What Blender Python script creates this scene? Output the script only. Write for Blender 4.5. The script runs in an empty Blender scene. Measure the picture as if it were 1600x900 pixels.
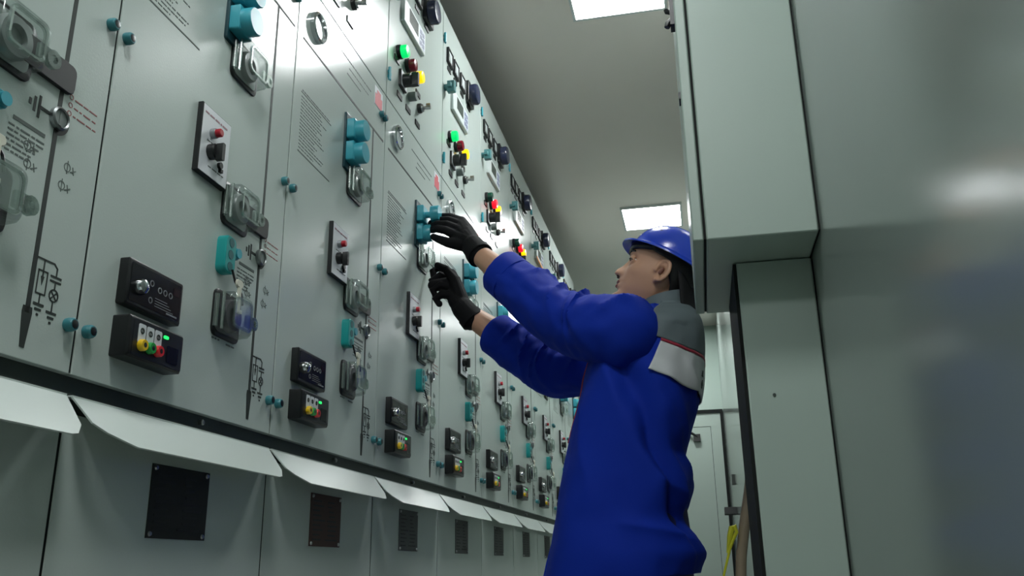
import bpy, bmesh, math, random
from mathutils import Vector, Matrix, noise
random.seed(7)
C = bpy.context.scene.collection
PI = math.pi

# ------------------------------------------------------------------ camera
CAMZ = 0.84
def set_camera():
    f, yaw, pitch, roll = 1374.985, 0.2043767, 0.3088365, -0.0146904
    fw = Vector((-math.sin(yaw)*math.cos(pitch), math.cos(yaw)*math.cos(pitch), math.sin(pitch)))
    r0 = Vector((math.cos(yaw), math.sin(yaw), 0)); u0 = r0.cross(fw)
    r = r0*math.cos(roll)+u0*math.sin(roll); u = u0*math.cos(roll)-r0*math.sin(roll)
    M = Matrix(((r.x, u.x, -fw.x, 0), (r.y, u.y, -fw.y, 0), (r.z, u.z, -fw.z, CAMZ), (0, 0, 0, 1)))
    cd = bpy.data.cameras.new('camera'); cd.sensor_width = 36.0; cd.lens = f/1600*36; cd.clip_start = 0.02
    co = bpy.data.objects.new('camera', cd); C.objects.link(co); co.matrix_world = M
    bpy.context.scene.camera = co
set_camera()

# ------------------------------------------------------------------ world, light, exposure
LAMP_POWER = 48.0
w = bpy.data.worlds.new('world'); bpy.context.scene.world = w; w.use_nodes = True
w.node_tree.nodes['Background'].inputs[0].default_value = (0.5, 0.55, 0.56, 1)
w.node_tree.nodes['Background'].inputs[1].default_value = 0.05
vs = bpy.context.scene.view_settings
vs.view_transform = 'Standard'; vs.look = 'None'; vs.gamma = 1.0; vs.exposure = 0.0
try: vs.use_curve_mapping = False
except Exception: pass

# ------------------------------------------------------------------ materials
def s2l(c):
    return tuple(((v/255)/12.92 if v/255 <= 0.04045 else ((v/255+0.055)/1.055)**2.4) for v in c)+(1,)
MATS = {}
def mat(name, rgb, rough=0.5, metal=0.0, emis=0.0, spec=0.5, bump=0.0, bscale=60.0, var=0.0, vscale=3.0, coat=0.0, stretch=None, emrgb=None, sheen=0.0):
    if name in MATS: return MATS[name]
    m = bpy.data.materials.new(name); m.use_nodes = True; nt = m.node_tree; b = nt.nodes['Principled BSDF']
    col = s2l(rgb)
    b.inputs['Base Color'].default_value = col
    b.inputs['Roughness'].default_value = rough; b.inputs['Metallic'].default_value = metal
    b.inputs['Specular IOR Level'].default_value = spec
    b.inputs['Coat Weight'].default_value = coat; b.inputs['Coat Roughness'].default_value = 0.08
    if sheen: b.inputs['Sheen Weight'].default_value = sheen
    if emis:
        b.inputs['Emission Color'].default_value = s2l(emrgb) if emrgb else col; b.inputs['Emission Strength'].default_value = emis
    if bump or var:
        tc = nt.nodes.new('ShaderNodeTexCoord'); mp = nt.nodes.new('ShaderNodeMapping')
        nt.links.new(tc.outputs['Object'], mp.inputs[0])
        if stretch: mp.inputs['Scale'].default_value = stretch
    if bump:
        n = nt.nodes.new('ShaderNodeTexNoise'); n.inputs['Scale'].default_value = bscale; n.inputs['Detail'].default_value = 3
        nt.links.new(mp.outputs[0], n.inputs['Vector'])
        bp = nt.nodes.new('ShaderNodeBump'); bp.inputs['Strength'].default_value = bump; bp.inputs['Distance'].default_value = 0.002
        nt.links.new(n.outputs['Fac'], bp.inputs['Height']); nt.links.new(bp.outputs[0], b.inputs['Normal'])
    if var:
        n2 = nt.nodes.new('ShaderNodeTexNoise'); n2.inputs['Scale'].default_value = vscale; n2.inputs['Detail'].default_value = 4
        nt.links.new(mp.outputs[0], n2.inputs['Vector'])
        mx = nt.nodes.new('ShaderNodeMix'); mx.data_type = 'RGBA'
        mx.inputs[6].default_value = tuple(v*(1-var) for v in col[:3])+(1,); mx.inputs[7].default_value = tuple(min(1, v*(1+var)) for v in col[:3])+(1,)
        nt.links.new(n2.outputs['Fac'], mx.inputs[0]); nt.links.new(mx.outputs[2], b.inputs['Base Color'])
    MATS[name] = m; return m
def clear(name, tint=(235, 240, 238), gloss=0.10, rough=0.06):
    m = bpy.data.materials.new(name); m.use_nodes = True; nt = m.node_tree; nt.nodes.clear()
    o = nt.nodes.new('ShaderNodeOutputMaterial'); t = nt.nodes.new('ShaderNodeBsdfTransparent'); t.inputs[0].default_value = s2l(tint)
    g = nt.nodes.new('ShaderNodeBsdfGlossy'); g.inputs['Roughness'].default_value = rough; g.inputs[0].default_value = (.95, 1, .98, 1)
    lw = nt.nodes.new('ShaderNodeLayerWeight'); lw.inputs[0].default_value = 0.35
    mt = nt.nodes.new('ShaderNodeMath'); mt.operation = 'MULTIPLY_ADD'; mt.inputs[1].default_value = 0.38; mt.inputs[2].default_value = gloss; mt.use_clamp = True
    nt.links.new(lw.outputs['Fresnel'], mt.inputs[0])
    mx = nt.nodes.new('ShaderNodeMixShader'); nt.links.new(mt.outputs[0], mx.inputs[0]); nt.links.new(t.outputs[0], mx.inputs[1]); nt.links.new(g.outputs[0], mx.inputs[2])
    nt.links.new(mx.outputs[0], o.inputs[0]); MATS[name] = m; return m

PAINT = mat('panel_paint', (190, 201, 196), 0.18, bump=0.10, bscale=260, var=0.03, vscale=2, spec=0.6)
HOODP = mat('hood_paint', (208, 218, 213), 0.20, spec=0.5)
WALLP = mat('gloss_wall_paint', (138, 148, 143), 0.15, bump=0.05, bscale=14, var=0.05, vscale=1.5, spec=0.55)
BOXP = mat('cabinet_paint', (164, 180, 171), 0.38, bump=0.05, bscale=200, var=0.05, vscale=3)
ENDP = mat('end_wall_paint', (165, 184, 174), 0.25, var=0.06, vscale=2)
CEILP = mat('ceiling_paint', (232, 224, 216), 0.30, var=0.10, vscale=0.8, spec=0.6)
FLOORP = mat('floor_epoxy', (162, 166, 160), 0.4, var=0.08)
DARK = mat('dark_gap', (22, 26, 25), 0.7, spec=0.2)
RAIL = mat('rail_steel', (52, 60, 56), 0.45, bump=0.1, bscale=120)
BLACKP = mat('black_plastic', (18, 20, 22), 0.35)
BLACKG = mat('black_gloss', (14, 14, 16), 0.22, spec=0.35)
INK = mat('print_ink', (30, 40, 36), 0.6)
GREYINK = mat('grey_print', (88, 98, 94), 0.6)
REDINK = mat('red_print', (160, 95, 95), 0.6)
LABELW = mat('label_white', (212, 216, 220), 0.4)
TEAL = mat('teal_plastic', (58, 158, 174), 0.32)
TEALK = mat('teal_key_block', (20, 150, 148), 0.35)
TEALD = mat('teal_bolt', (48, 120, 128), 0.35)
TEALG = mat('teal_latch', (70, 125, 128), 0.4)
CHROME = mat('chrome', (205, 208, 210), 0.14, metal=1.0)
STEEL = mat('steel', (165, 168, 170), 0.3, metal=1.0)
REDP = mat('red_plastic', (175, 20, 42), 0.3)
REDS = mat('red_sign', (205, 92, 100), 0.5)
DIALG = mat('dial_grey', (120, 128, 126), 0.35)
DIALD = mat('dial_dark', (52, 50, 58), 0.55, spec=0.3)
CLEAR = clear('clear_plastic', tint=(245, 248, 247), gloss=0.035, rough=0.12)
CLEARE = clear('clear_edge', tint=(222, 229, 226), gloss=0.22, rough=0.22)
GLASSW = mat('meter_face', (205, 214, 214), 0.15)
SCREEN = mat('lcd_screen', (70, 80, 76), 0.2)
BEZEL = mat('display_bezel', (206, 214, 212), 0.35)
LAV = mat('lavender_keypad', (178, 184, 205), 0.4)
BLUED = mat('dark_blue_relay', (44, 50, 74), 0.22)
PLATE = mat('nameplate_dark', (44, 46, 46), 0.55, spec=0.25)
PLATEB = mat('nameplate_bronze', (84, 62, 56), 0.55, spec=0.25)
PLATE_SHEEN = mat('nameplate_sheen', (92, 94, 94), 0.55, spec=0.25)  # dark nameplate made paler: reflection at grazing view put into the colour
PLATEINK = mat('nameplate_ink', (20, 20, 21), 0.5)
GLIT = mat('green_lamp_lit', (0, 190, 95), 0.3, emis=1.1, emrgb=(0, 215, 105))
GOFF = mat('green_lamp_off', (16, 70, 52), 0.25)
ROFF = mat('red_lamp_off', (125, 18, 36), 0.25)
RLIT = mat('red_lamp_lit', (235, 20, 40), 0.3, emis=1.0, emrgb=(240, 18, 40))
YLIT = mat('yellow_lamp_lit', (250, 205, 0), 0.3, emis=1.1, emrgb=(255, 205, 0))
GLED = mat('green_led', (30, 220, 90), 0.3, emis=2.0)
SOCKY = mat('socket_yellow', (230, 190, 20), 0.35)
SOCKG = mat('socket_green', (20, 150, 60), 0.35)
SOCKR = mat('socket_red', (215, 30, 40), 0.35)
ORANGE = mat('orange_tag', (245, 150, 40), 0.5)
CREAM = mat('key_bow', (215, 214, 198), 0.4)
DIFF = mat('lamp_diffuser', (255, 255, 255), 0.5, emis=LAMP_POWER, emrgb=(251, 255, 255))
FRAMEW = mat('lamp_frame', (200, 205, 204), 0.4)

# ------------------------------------------------------------------ mesh helpers
class MB:
    def __init__(s): s.v = []; s.f = []; s.m = []; s.mi = 0
    def add(s, vs, fs):
        o = len(s.v); s.v += [tuple(p) for p in vs]; s.f += [tuple(i+o for i in f) for f in fs]; s.m += [s.mi]*len(fs); return s
    def box(s, a, b):
        x0, y0, z0 = a; x1, y1, z1 = b
        return s.add([(x0,y0,z0),(x1,y0,z0),(x1,y1,z0),(x0,y1,z0),(x0,y0,z1),(x1,y0,z1),(x1,y1,z1),(x0,y1,z1)],
                     [(0,3,2,1),(4,5,6,7),(0,1,5,4),(1,2,6,5),(2,3,7,6),(3,0,4,7)])
    def prism(s, poly, x0, x1, ch=0.0):
        """poly in (y,z), counter-clockwise seen from +x; extruded along x, front edge chamfered."""
        n = len(poly); rings = [(x0, poly)]
        if ch > 0:
            cy = (min(p[0] for p in poly)+max(p[0] for p in poly))/2; cz = (min(p[1] for p in poly)+max(p[1] for p in poly))/2
            hy = max(p[0] for p in poly)-cy; hz = max(p[1] for p in poly)-cz
            ins = [(cy+(p[0]-cy)*(1-ch/hy), cz+(p[1]-cz)*(1-ch/hz)) for p in poly]
            rings += [(x1-ch, poly), (x1, ins)]
        else: rings += [(x1, poly)]
        vs = [(x, p[0], p[1]) for x, P in rings for p in P]; fs = []
        for r in range(len(rings)-1):
            for i in range(n):
                j = (i+1) % n; fs.append((r*n+i, r*n+j, (r+1)*n+j, (r+1)*n+i))
        fs.append(tuple(range((len(rings)-1)*n, len(rings)*n))); fs.append(tuple(reversed(range(n))))
        return s.add(vs, fs)
    def lathe(s, prof, c=(0,0,0), axis=0, n=20, close=True):
        """prof: (radius, offset along axis)."""
        vs = []; fs = []
        for r, h in prof:
            for i in range(n):
                a = 2*PI*i/n; p = [0,0,0]; p[axis] = h; p[(axis+1) % 3] = r*math.cos(a); p[(axis+2) % 3] = r*math.sin(a)
                vs.append((p[0]+c[0], p[1]+c[1], p[2]+c[2]))
        for k in range(len(prof)-1):
            for i in range(n):
                j = (i+1) % n; fs.append((k*n+i, k*n+j, (k+1)*n+j, (k+1)*n+i))
        if close: fs.append(tuple(reversed(range(n)))); fs.append(tuple(range((len(prof)-1)*n, len(prof)*n)))
        return s.add(vs, fs)
    def tube(s, pts, rad, n=8, caps=True):
        pts = [Vector(p) for p in pts]; m = len(pts); rad = rad if isinstance(rad, (list, tuple)) else [rad]*m
        vs = []; fs = []; up = None
        for i, p in enumerate(pts):
            t = (pts[min(i+1, m-1)]-pts[max(i-1, 0)]).normalized()
            if up is None: up = t.orthogonal().normalized()
            a = (up-t*up.dot(t)).normalized(); b = t.cross(a); up = a
            for k in range(n):
                q = 2*PI*k/n; vs.append(p+(a*math.cos(q)+b*math.sin(q))*rad[i])
        for i in range(m-1):
            for k in range(n):
                l = (k+1) % n; fs.append((i*n+k, i*n+l, (i+1)*n+l, (i+1)*n+k))
        if caps: fs.append(tuple(reversed(range(n)))); fs.append(tuple(range((m-1)*n, m*n)))
        return s.add(vs, fs)
    def chain(s, pts, rad, n=12):
        """tube with round ends."""
        pts = [Vector(p) for p in pts]; rad = list(rad)
        d0 = (pts[0]-pts[1]).normalized(); d1 = (pts[-1]-pts[-2]).normalized()
        P = []; R = []
        for k in (88, 60, 30): a = math.radians(k); P.append(pts[0]+d0*rad[0]*math.sin(a)); R.append(rad[0]*math.cos(a))
        P += pts; R += rad
        for k in (30, 60, 88): a = math.radians(k); P.append(pts[-1]+d1*rad[-1]*math.sin(a)); R.append(rad[-1]*math.cos(a))
        return s.tube(P, R, n)
    def line(s, pts, wd, x1=0.0006, x0=0.0):
        """flat printed line in the y-z plane."""
        for (a, b) in zip(pts[:-1], pts[1:]):
            d = Vector((b[0]-a[0], b[1]-a[1])); L = d.length
            if L < 1e-6: continue
            d /= L; nrm = Vector((-d.y, d.x))*wd/2; e = d*wd*0.35
            A = Vector(a)-e; B = Vector(b)+e
            s.prism([tuple(A-nrm), tuple(B-nrm), tuple(B+nrm), tuple(A+nrm)], x0, x1)
        return s
    def ringflat(s, c, r0, r1, x0, x1, n=20, a0=0, a1=2*PI):
        for i in range(n):
            p, q = a0+(a1-a0)*i/n, a0+(a1-a0)*(i+1)/n
            P = lambda r, a: (c[0]+r*math.cos(a), c[1]+r*math.sin(a))
            s.prism([P(r0,p), P(r1,p), P(r1,q), P(r0,q)], x0, x1)
        return s
    def grid(s, rows, closed=True, capend=True):
        n = len(rows[0]); vs = [p for r in rows for p in r]; fs = []
        for i in range(len(rows)-1):
            for k in range(n if closed else n-1):
                l = (k+1) % n; fs.append((i*n+k, i*n+l, (i+1)*n+l, (i+1)*n+k))
        if capend: fs.append(tuple(reversed(range(n)))); fs.append(tuple(range((len(rows)-1)*n, len(rows)*n)))
        return s.add(vs, fs)
    def mesh(s, name, mats):
        me = bpy.data.meshes.new(name); me.from_pydata(s.v, [], s.f)
        for m in (mats if isinstance(mats, (list, tuple)) else [mats]): me.materials.append(m)
        if isinstance(mats, (list, tuple)):
            for p, i in zip(me.polygons, s.m): p.material_index = i
        me.update()
        bm = bmesh.new(); bm.from_mesh(me); bmesh.ops.recalc_face_normals(bm, faces=bm.faces); bm.to_mesh(me); bm.free()
        for p in me.polygons: p.use_smooth = True
        me.set_sharp_from_angle(angle=math.radians(38)); return me
    def obj(s, name, mats, parent=None, loc=(0,0,0)):
        o = bpy.data.objects.new(name, s.mesh(name, mats)); C.objects.link(o); o.location = loc
        if parent: o.parent = parent
        return o
def rrect(y0, z0, y1, z1, r=0.004, n=3):
    P = []
    for cy, cz, a in ((y1-r, z0+r, -90), (y1-r, z1-r, 0), (y0+r, z1-r, 90), (y0+r, z0+r, 180)):
        for i in range(n+1): t = math.radians(a+90*i/n); P.append((cy+r*math.cos(t), cz+r*math.sin(t)))
    return P
def rect(y0, z0, y1, z1): return [(y0,z0),(y1,z0),(y1,z1),(y0,z1)]
def empty(name, loc, rz=0):
    o = bpy.data.objects.new(name, None); C.objects.link(o); o.location = loc; o.rotation_euler = (0,0,rz); o.empty_display_size = 0.1; return o
def tag(o, label, cat, group=None):
    o['label'] = label; o['category'] = cat
    if group: o['group'] = group
    return o
def struct(name, mb, m):
    o = mb.obj(name, m); o['kind'] = 'structure'; return o
def inst(name, me, parent, loc=(0,0,0)):
    o = bpy.data.objects.new(name, me); C.objects.link(o); o.parent = parent; o.location = loc; return o
def copy_tree(o, parent=None):
    c = o.copy(); C.objects.link(c)
    if parent: c.parent = parent
    for ch in o.children: copy_tree(ch, c)
    return c

# ------------------------------------------------------------------ room shell
FX, Y0, PW, CEIL, XR, YE = -0.7933, 0.983, 0.56, 2.99, 0.244, 8.2
struct('floor', MB().box((-1.9,-1.6,-0.05),(XR+0.1,YE+0.1,0)), FLOORP)
LY0, LDX = 2.73, (-0.355, 0.0)
struct('ceiling', MB().box((-1.9,-1.6,CEIL),(XR+0.1,YE+0.1,CEIL+0.08)), CEILP)
struct('wall_left', MB().box((-1.95,-1.6,0),(-1.85,YE+0.1,CEIL)), WALLP)
struct('wall_right', MB().box((XR,-1.6,0),(XR+0.08,YE+0.1,CEIL)), WALLP)
struct('wall_back', MB().box((-1.9,-1.65,0),(XR+0.1,-1.6,CEIL)), WALLP)
wf = struct('wall_far', MB().box((-1.9,YE,0),(XR+0.1,YE+0.08,CEIL)), ENDP)
# far door
dm = MB(); DZ, DX0, DX1 = 2.165, -0.62, 0.215
d1 = MB().box((DX0,YE-0.02,0),(DX1,YE,DZ)).obj('door_1', BOXP); d1['kind'] = 'structure'
fr = MB()
fr.box((DX0-0.03,YE-0.035,0),(DX0,YE,DZ+0.03)); fr.box((DX1,YE-0.035,0),(DX1+0.025,YE,DZ+0.03)); fr.box((DX0,YE-0.035,DZ),(DX1,YE,DZ+0.03))
fr.obj('door_frame', DARK, d1)
lm = MB(); 
for a in (0.09,): lm.box((DX1-a-0.004,YE-0.022,0.1),(DX1-a,YE-0.0195,DZ-0.12)); lm.box((DX0+0.05,YE-0.022,DZ-0.124),(DX1-a,YE-0.0195,DZ-0.12))
lm.obj('door_groove', RAIL, d1)
MB().tube([(-0.11,YE-0.03,1.99),(-0.05,YE-0.06,1.985),(0.0,YE-0.05,1.95)],0.012).box((-0.035,YE-0.06,1.91),(0.025,YE-0.02,1.975)).obj('door_closer', BLACKP, d1)

# ------------------------------------------------------------------ ceiling lights
def ceiling_light(y, label):
    t = tag(empty('ceiling_light', ((LDX[0]+LDX[1])/2, y+0.18, CEIL)), label, 'ceiling light', 'recessed ceiling light panels')
    a = 0.178
    MB().box((-a,-a,-0.012),(a,a,-0.006)).obj('diffuser', DIFF, t)
    f = MB()
    for s in (-1, 1):
        f.box((min(s*a, s*(a+0.012)),-a-0.012,-0.016),(max(s*a, s*(a+0.012)),a+0.012,0)); f.box((-a,min(s*a,s*(a+0.012)),-0.016),(a,max(s*a,s*(a+0.012)),0))
    f.obj('frame', FRAMEW, t)
for i, y in enumerate((-1.11, 0.31, 2.73, 5.15, 7.2)):
    ceiling_light(y, ['square white ceiling light panel behind the camera', 'square white ceiling light panel directly above the camera',
        'lit square ceiling light panel cut by the top edge of the photo', 'lit square ceiling light panel just above the blue hard hat',
        'square white ceiling light panel near the far end door'][i])

# ------------------------------------------------------------------ switchgear panel
def U(u): return u*PW
def bolt_mesh():
    b = MB(); b.lathe([(0.009,0),(0.0095,0.004),(0.009,0.0095),(0.0075,0.012),(0.0062,0.0122)], n=16)
    b.mi = 1; b.lathe([(0.0062,0.0123),(0.005,0.0126)], n=8); return b.mesh('bolt', [TEALD, BLACKP])
BOLT = bolt_mesh()
def glyph_line(mb, y0, y1, z, h, seed):
    """row of small illegible dashes standing for small print."""
    r = random.Random(seed); y = y0
    while y < y1-0.002:
        L = min(r.uniform(0.004, 0.016), y1-y); mb.prism(rect(y, z-h/2, y+L, z+h/2), 0, 0.0005); y += L+r.uniform(0.002, 0.004)
def cover(root, name, u0, z0, u1, z1, e, tab=False, dialmat=DIALG):
    y0, y1 = U(u0), U(u1)
    base = MB().prism(rrect(y0-0.004, z0-0.005, y1+0.006, z1+0.004, 0.012), 0, 0.004, 0.001)
    if tab: base.prism(rrect(y1-0.03, z0+0.020, U(0.868), z0+0.062, 0.010), 0, 0.006, 0.001)
    b = base.obj('cover_base', BLACKP, root)
    yc, zc = (y0+y1)/2+0.003, (z0+z1)/2; R = min(y1-y0, z1-z0)*0.40
    d = MB().lathe([(R,0.004),(R,0.012),(R*0.9,0.016),(R*0.55,0.0165),(R*0.5,0.010),(R*0.2,0.010)], c=(0,yc,zc), n=28)
    dd = d.obj('dial', dialmat, b)
    MB().prism(rrect(y0+0.003, z0+0.003, y1-0.003, z1-0.003, 0.010), 0.004, 0.0055).obj('cover_back', DIALD if dialmat is DIALD else mat('cover_back',(132,142,138),0.4), b)
    # clear shell : walls + front plate with rounded rim, hollow inside
    P = rrect(y0, z0, y1, z1, 0.014, 4); n = len(P); cy, cz = (y0+y1)/2, (z0+z1)/2
    def ins(k): return [(cy+(p[0]-cy)*(1-2*k/(y1-y0)), cz+(p[1]-cz)*(1-2*k/(z1-z0))) for p in P]
    rings = [(0.004, P), (e-0.007, ins(0.001)), (e-0.002, ins(0.004)), (e, ins(0.009))]
    sh = MB(); vs = [(x, p[0], p[1]) for x, Q in rings for p in Q]
    fs = [(r*n+i, r*n+(i+1) % n, (r+1)*n+(i+1) % n, (r+1)*n+i) for r in range(3) for i in range(n)]
    sh.mi = 0; sh.add(vs, fs)
    sh.add([(e, p[0], p[1]) for p in ins(0.009)], [tuple(range(n))])
    # inner rim frame moulded in the front
    sh.mi = 1
    Q0, Q1 = ins(0.010), ins(0.0135)
    for i in range(n):
        j = (i+1) % n
        sh.add([(e-0.004,*Q0[i]),(e-0.004,*Q0[j]),(e-0.004,*Q1[j]),(e-0.004,*Q1[i]),(e+0.0008,*Q0[i]),(e+0.0008,*Q0[j]),(e+0.0008,*Q1[j]),(e+0.0008,*Q1[i])],
               [(4,5,6,7),(0,1,5,4),(3,2,6,7)])
    s = sh.obj('clear_cover', [CLEAR, CLEARE], b)
    s['label'] = 'clear plastic cover'
    h = MB().tube([(0.008,y0-0.003,z0+0.008),(0.008,y0-0.003,z1-0.008)],0.0045,10)
    h.tube([(e*0.5,y0+0.001,z0+0.004),(e*0.5,y0+0.001,z1-0.004)],0.003,8)
    h.obj('cover_hinge', CLEARE, b)
    rg = MB(); zt = z0+(z1-z0)*0.47; yt = y1+0.014
    rg.prism(rrect(y1-0.012, zt-0.011, yt, zt+0.011, 0.003), e*0.62, e*0.75)
    K = 14
    for i in range(K):
        a, b2 = 2*PI*i/K, 2*PI*(i+1)/K
        P4 = lambda r, t: (yt+r*math.cos(t), zt+r*math.sin(t))
        rg.prism([P4(0.006,a),P4(0.0125,a),P4(0.0125,b2),P4(0.006,b2)], e*0.58, e*0.80)
    rg.obj('lock_tab', CLEARE, b)
    return b

def make_panel():
    R = empty('switchgear_panel', (FX, Y0, 0))
    g = 0.0026
    MB().box((-0.85,0.002,0.0),(-0.02,PW-0.002,2.797)).box((-0.02,0.0003,0.08),(-0.0022,g-0.0002,1.038)).box((-0.02,PW-g+0.0002,0.08),(-0.0022,PW-0.0003,1.038)).box((-0.02,0.0003,1.092),(-0.0022,g-0.0002,2.80)).box((-0.02,PW-g+0.0002,1.092),(-0.0022,PW-0.0003,2.80)).obj('cabinet_body', DARK, R)  # body and seam strips coloured dark to stand for shade in the gaps
    MB().prism(rect(g,1.090,PW-g,2.126),-0.02,0,0.0007).obj('front_panel', PAINT, R)
    cd = MB().prism(rect(g,2.130,PW-g,2.803),-0.02,0,0.0007).obj('compartment_door', PAINT, R)
    ld = MB().prism(rect(g,0.08,PW-g,1.040),-0.02,-0.001,0.001).obj('lower_door', PAINT, R)
    MB().box((-0.06,0,0),(-0.03,PW,0.08)).obj('plinth', RAIL, R)
    rl = MB().box((-0.02,0,1.040),(-0.013,PW,1.090)).box((-0.02,0,1.062),(-0.006,PW,1.067)).obj('lower_rail', RAIL, R)
    MB().lathe([(0.005,-0.013),(0.005,-0.006),(0.003,-0.004)], c=(0,U(0.6),1.078), n=8).obj('rail_bolt', STEEL, R)
    # deflector hood : flap sloping outwards, corners cut
    zt, zb, e0, e1 = 1.062, 1.005, 0.002, 0.046
    def fp(u, t): return (e0+(e1-e0)*t, U(u), zt+(zb-zt)*t)
    out = [(0.012,0),(0.035,0.60),(0.075,0.78),(0.17,1.0),(0.93,1.0),(0.955,0.96),(0.985,0.72),(0.993,0)]
    A = [fp(*q) for q in out]; th = (0.0015, 0, 0.0012)
    B = [(p[0]-th[0]*1.2, p[1], p[2]-th[2]*1.2) for p in A]; n = len(A)
    hd = MB().add(A+B, [tuple(range(n)), tuple(reversed(range(n, 2*n)))]+[(i,(i+1)%n,n+(i+1)%n,n+i) for i in range(n)])
    hd.box((-0.0145,U(0.012),zt-0.001),(0.003,U(0.993),zt+0.001))
    hd.obj('deflector_hood', HOODP, R)
    # nameplate
    np_ = MB().prism(rect(U(0.36),0.890,U(0.645),0.997),-0.001,0.0005).obj('nameplate', PLATE, R)
    t = MB(); rr = random.Random(3)
    for i in range(9):
        z = 0.982-i*0.0098
        for a, b in ((0.385, rr.uniform(0.44,0.50)), (rr.uniform(0.50,0.53), rr.uniform(0.55,0.62))):
            t.prism(rect(U(a), z-0.0016, U(b), z+0.0016), 0.0005, 0.0009)
    t.obj('engraving', PLATEINK, np_)
    sc = MB()
    for u, z in ((0.375,0.896),(0.63,0.896),(0.375,0.991),(0.63,0.991)): sc.lathe([(0.004,0.0005),(0.003,0.003)], c=(0,U(u),z), n=8)
    sc.obj('rivet', STEEL, np_)
    # bolts
    for u, z in ((0.033,1.605),(0.967,1.605),(0.033,1.151),(0.967,1.151)):
        inst('bolt', BOLT, R, (0,U(u),z))
    for u in (0.928, 0.972): inst('bolt', BOLT, R, (0,U(u),2.048))
    # relay (upper black box)
    y0, y1, z0, z1 = U(0.125), U(0.372), 1.207, 1.276
    rb = MB().prism(rrect(y0,z0,y1,z1,0.003),0,0.016,0.002).obj('fault_indicator', BLACKP, R)
    MB().prism(rrect(y0+0.006,z0+0.006,y1-0.006,z1-0.006,0.002),0.0155,0.0165).obj('face', BLACKG, rb)
    MB().lathe([(0.012,0.016),(0.012,0.020),(0.010,0.026),(0.006,0.0285),(0.002,0.029)], c=(0,U(0.175),1.238), n=20).obj('knob', CHROME, rb)
    q = MB()
    for u, z in ((0.225,1.252),(0.225,1.226),(0.262,1.247),(0.287,1.247),(0.312,1.247)): q.ringflat((U(u),z),0.0035,0.005,0.0165,0.0172,12)
    for k in range(4): q.prism(rect(U(0.245), 1.232-k*0.004, U(0.30+0.01*k), 1.233-k*0.004), 0.0165, 0.0170)
    q.prism(rect(U(0.30),1.216,U(0.35),1.2185),0.0165,0.017)
    q.obj('markings', mat('grey_mark', (120,124,130), 0.5), rb)
    MB().prism(rect(U(0.325),1.250,U(0.352),1.262),0.0165,0.0172).obj('indicator_window', mat('dark_window',(40,20,24),0.2), rb)
    # voltage detector (lower black box)
    z0, z1 = 1.130, 1.190
    vb = MB().prism(rrect(U(0.125),z0,U(0.368),z1,0.003),0,0.028,0.003).obj('voltage_detector', BLACKP, R)
    MB().prism(rrect(U(0.142),z0+0.004,U(0.356),z1-0.005,0.002),0.0278,0.0285).obj('face', mat('detector_face',(26,29,32),0.3), vb)
    for k, u in enumerate((0.176, 0.211, 0.246)):
        MB().prism(rrect(U(u)-0.0085,1.152,U(u)+0.0085,1.181,0.003),0.0285,0.0292).obj('label_tab', LABELW, vb)
        MB().ringflat((U(u),1.171),0.0026,0.0046,0.0292,0.0297,12).prism(rect(U(u)-0.0007,1.168,U(u)+0.0007,1.174),0.0292,0.0297).obj('zero_mark', INK, vb)
        sb = MB(); sb.lathe([(0.0085,0.0285),(0.0085,0.034),(0.0075,0.0365),(0.004,0.0365)], c=(0,U(u),1.150), n=16)
        sb.mi = 1; sb.lathe([(0.0038,0.0367),(0.0028,0.0368)], c=(0,U(u),1.150), n=10)
        sb.obj('test_socket', [(SOCKY,SOCKG,SOCKR)[k], BLACKP], vb)['label'] = ('yellow','green','red')[k]+' test socket'
    MB().prism(rrect(U(0.270),1.1735,U(0.290),1.178,0.002),0.0285,0.0300).obj('status_light', GLED, vb)
    MB().prism(rrect(U(0.290),1.140,U(0.342),1.165,0.002),0.0285,0.0292).obj('window', BLACKG, vb)
    # local control plate
    y0, y1, z0, z1 = U(0.392), U(0.560), 1.484, 1.611
    pf = MB().prism(rect(y0,z0,y1,z1),0,0.010,0.001).obj('control_plate', BLACKP, R)
    MB().prism(rect(y0+0.0022,z0+0.0022,y1-0.0022,z1-0.0022),0.0099,0.0106).obj('plate_face', LABELW, pf)
    tx = MB(); glyph_line(tx, y0+0.008, y1-0.012, z1-0.015, 0.003, 5)
    o = tx.obj('printed_text', mat('pink_print',(170,130,140),0.6), pf); o.location.x = 0.0106
    yc, zc = U(0.452), 1.565
    MB().lathe([(0.009,0.0106),(0.009,0.019),(0.008,0.020)], c=(0,yc,zc), n=16).obj('button_collar', STEEL, pf)
    MB().lathe([(0.0075,0.019),(0.0075,0.028),(0.006,0.0295)], c=(0,yc,zc), n=16).obj('push_button', REDP, pf)
    zc = 1.530
    k = MB().lathe([(0.014,0.0106),(0.014,0.022),(0.012,0.024)], c=(0,yc,zc), n=16); k.prism(rrect(yc-0.004,zc-0.018,yc+0.005,zc+0.014,0.002),0.0235,0.036)
    k.obj('rotary_switch', BLACKP, pf)
    MB().lathe([(0.006,0.0106),(0.006,0.016)], c=(0,U(0.505),1.518), n=12).prism(rect(U(0.505),1.506,U(0.518),1.512),0.0106,0.016).obj('key_lock', BLACKP, pf)
    ml = MB(); glyph_line(ml, y0+0.02, y0+0.06, 1.548, 0.002, 9); glyph_line(ml, y0+0.03, y1-0.01, 1.503, 0.002, 11); o = ml.obj('small_print', GREYINK, pf); o.location.x = 0.0106
    # interlock : two round-capped teal knobs on square housings
    il = MB().prism(rrect(U(0.492),1.775,U(0.60),1.925,0.004),0,0.006,0.001).obj('interlock_plate', mat('dark_teal',(20,58,66),0.4), R)
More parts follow.
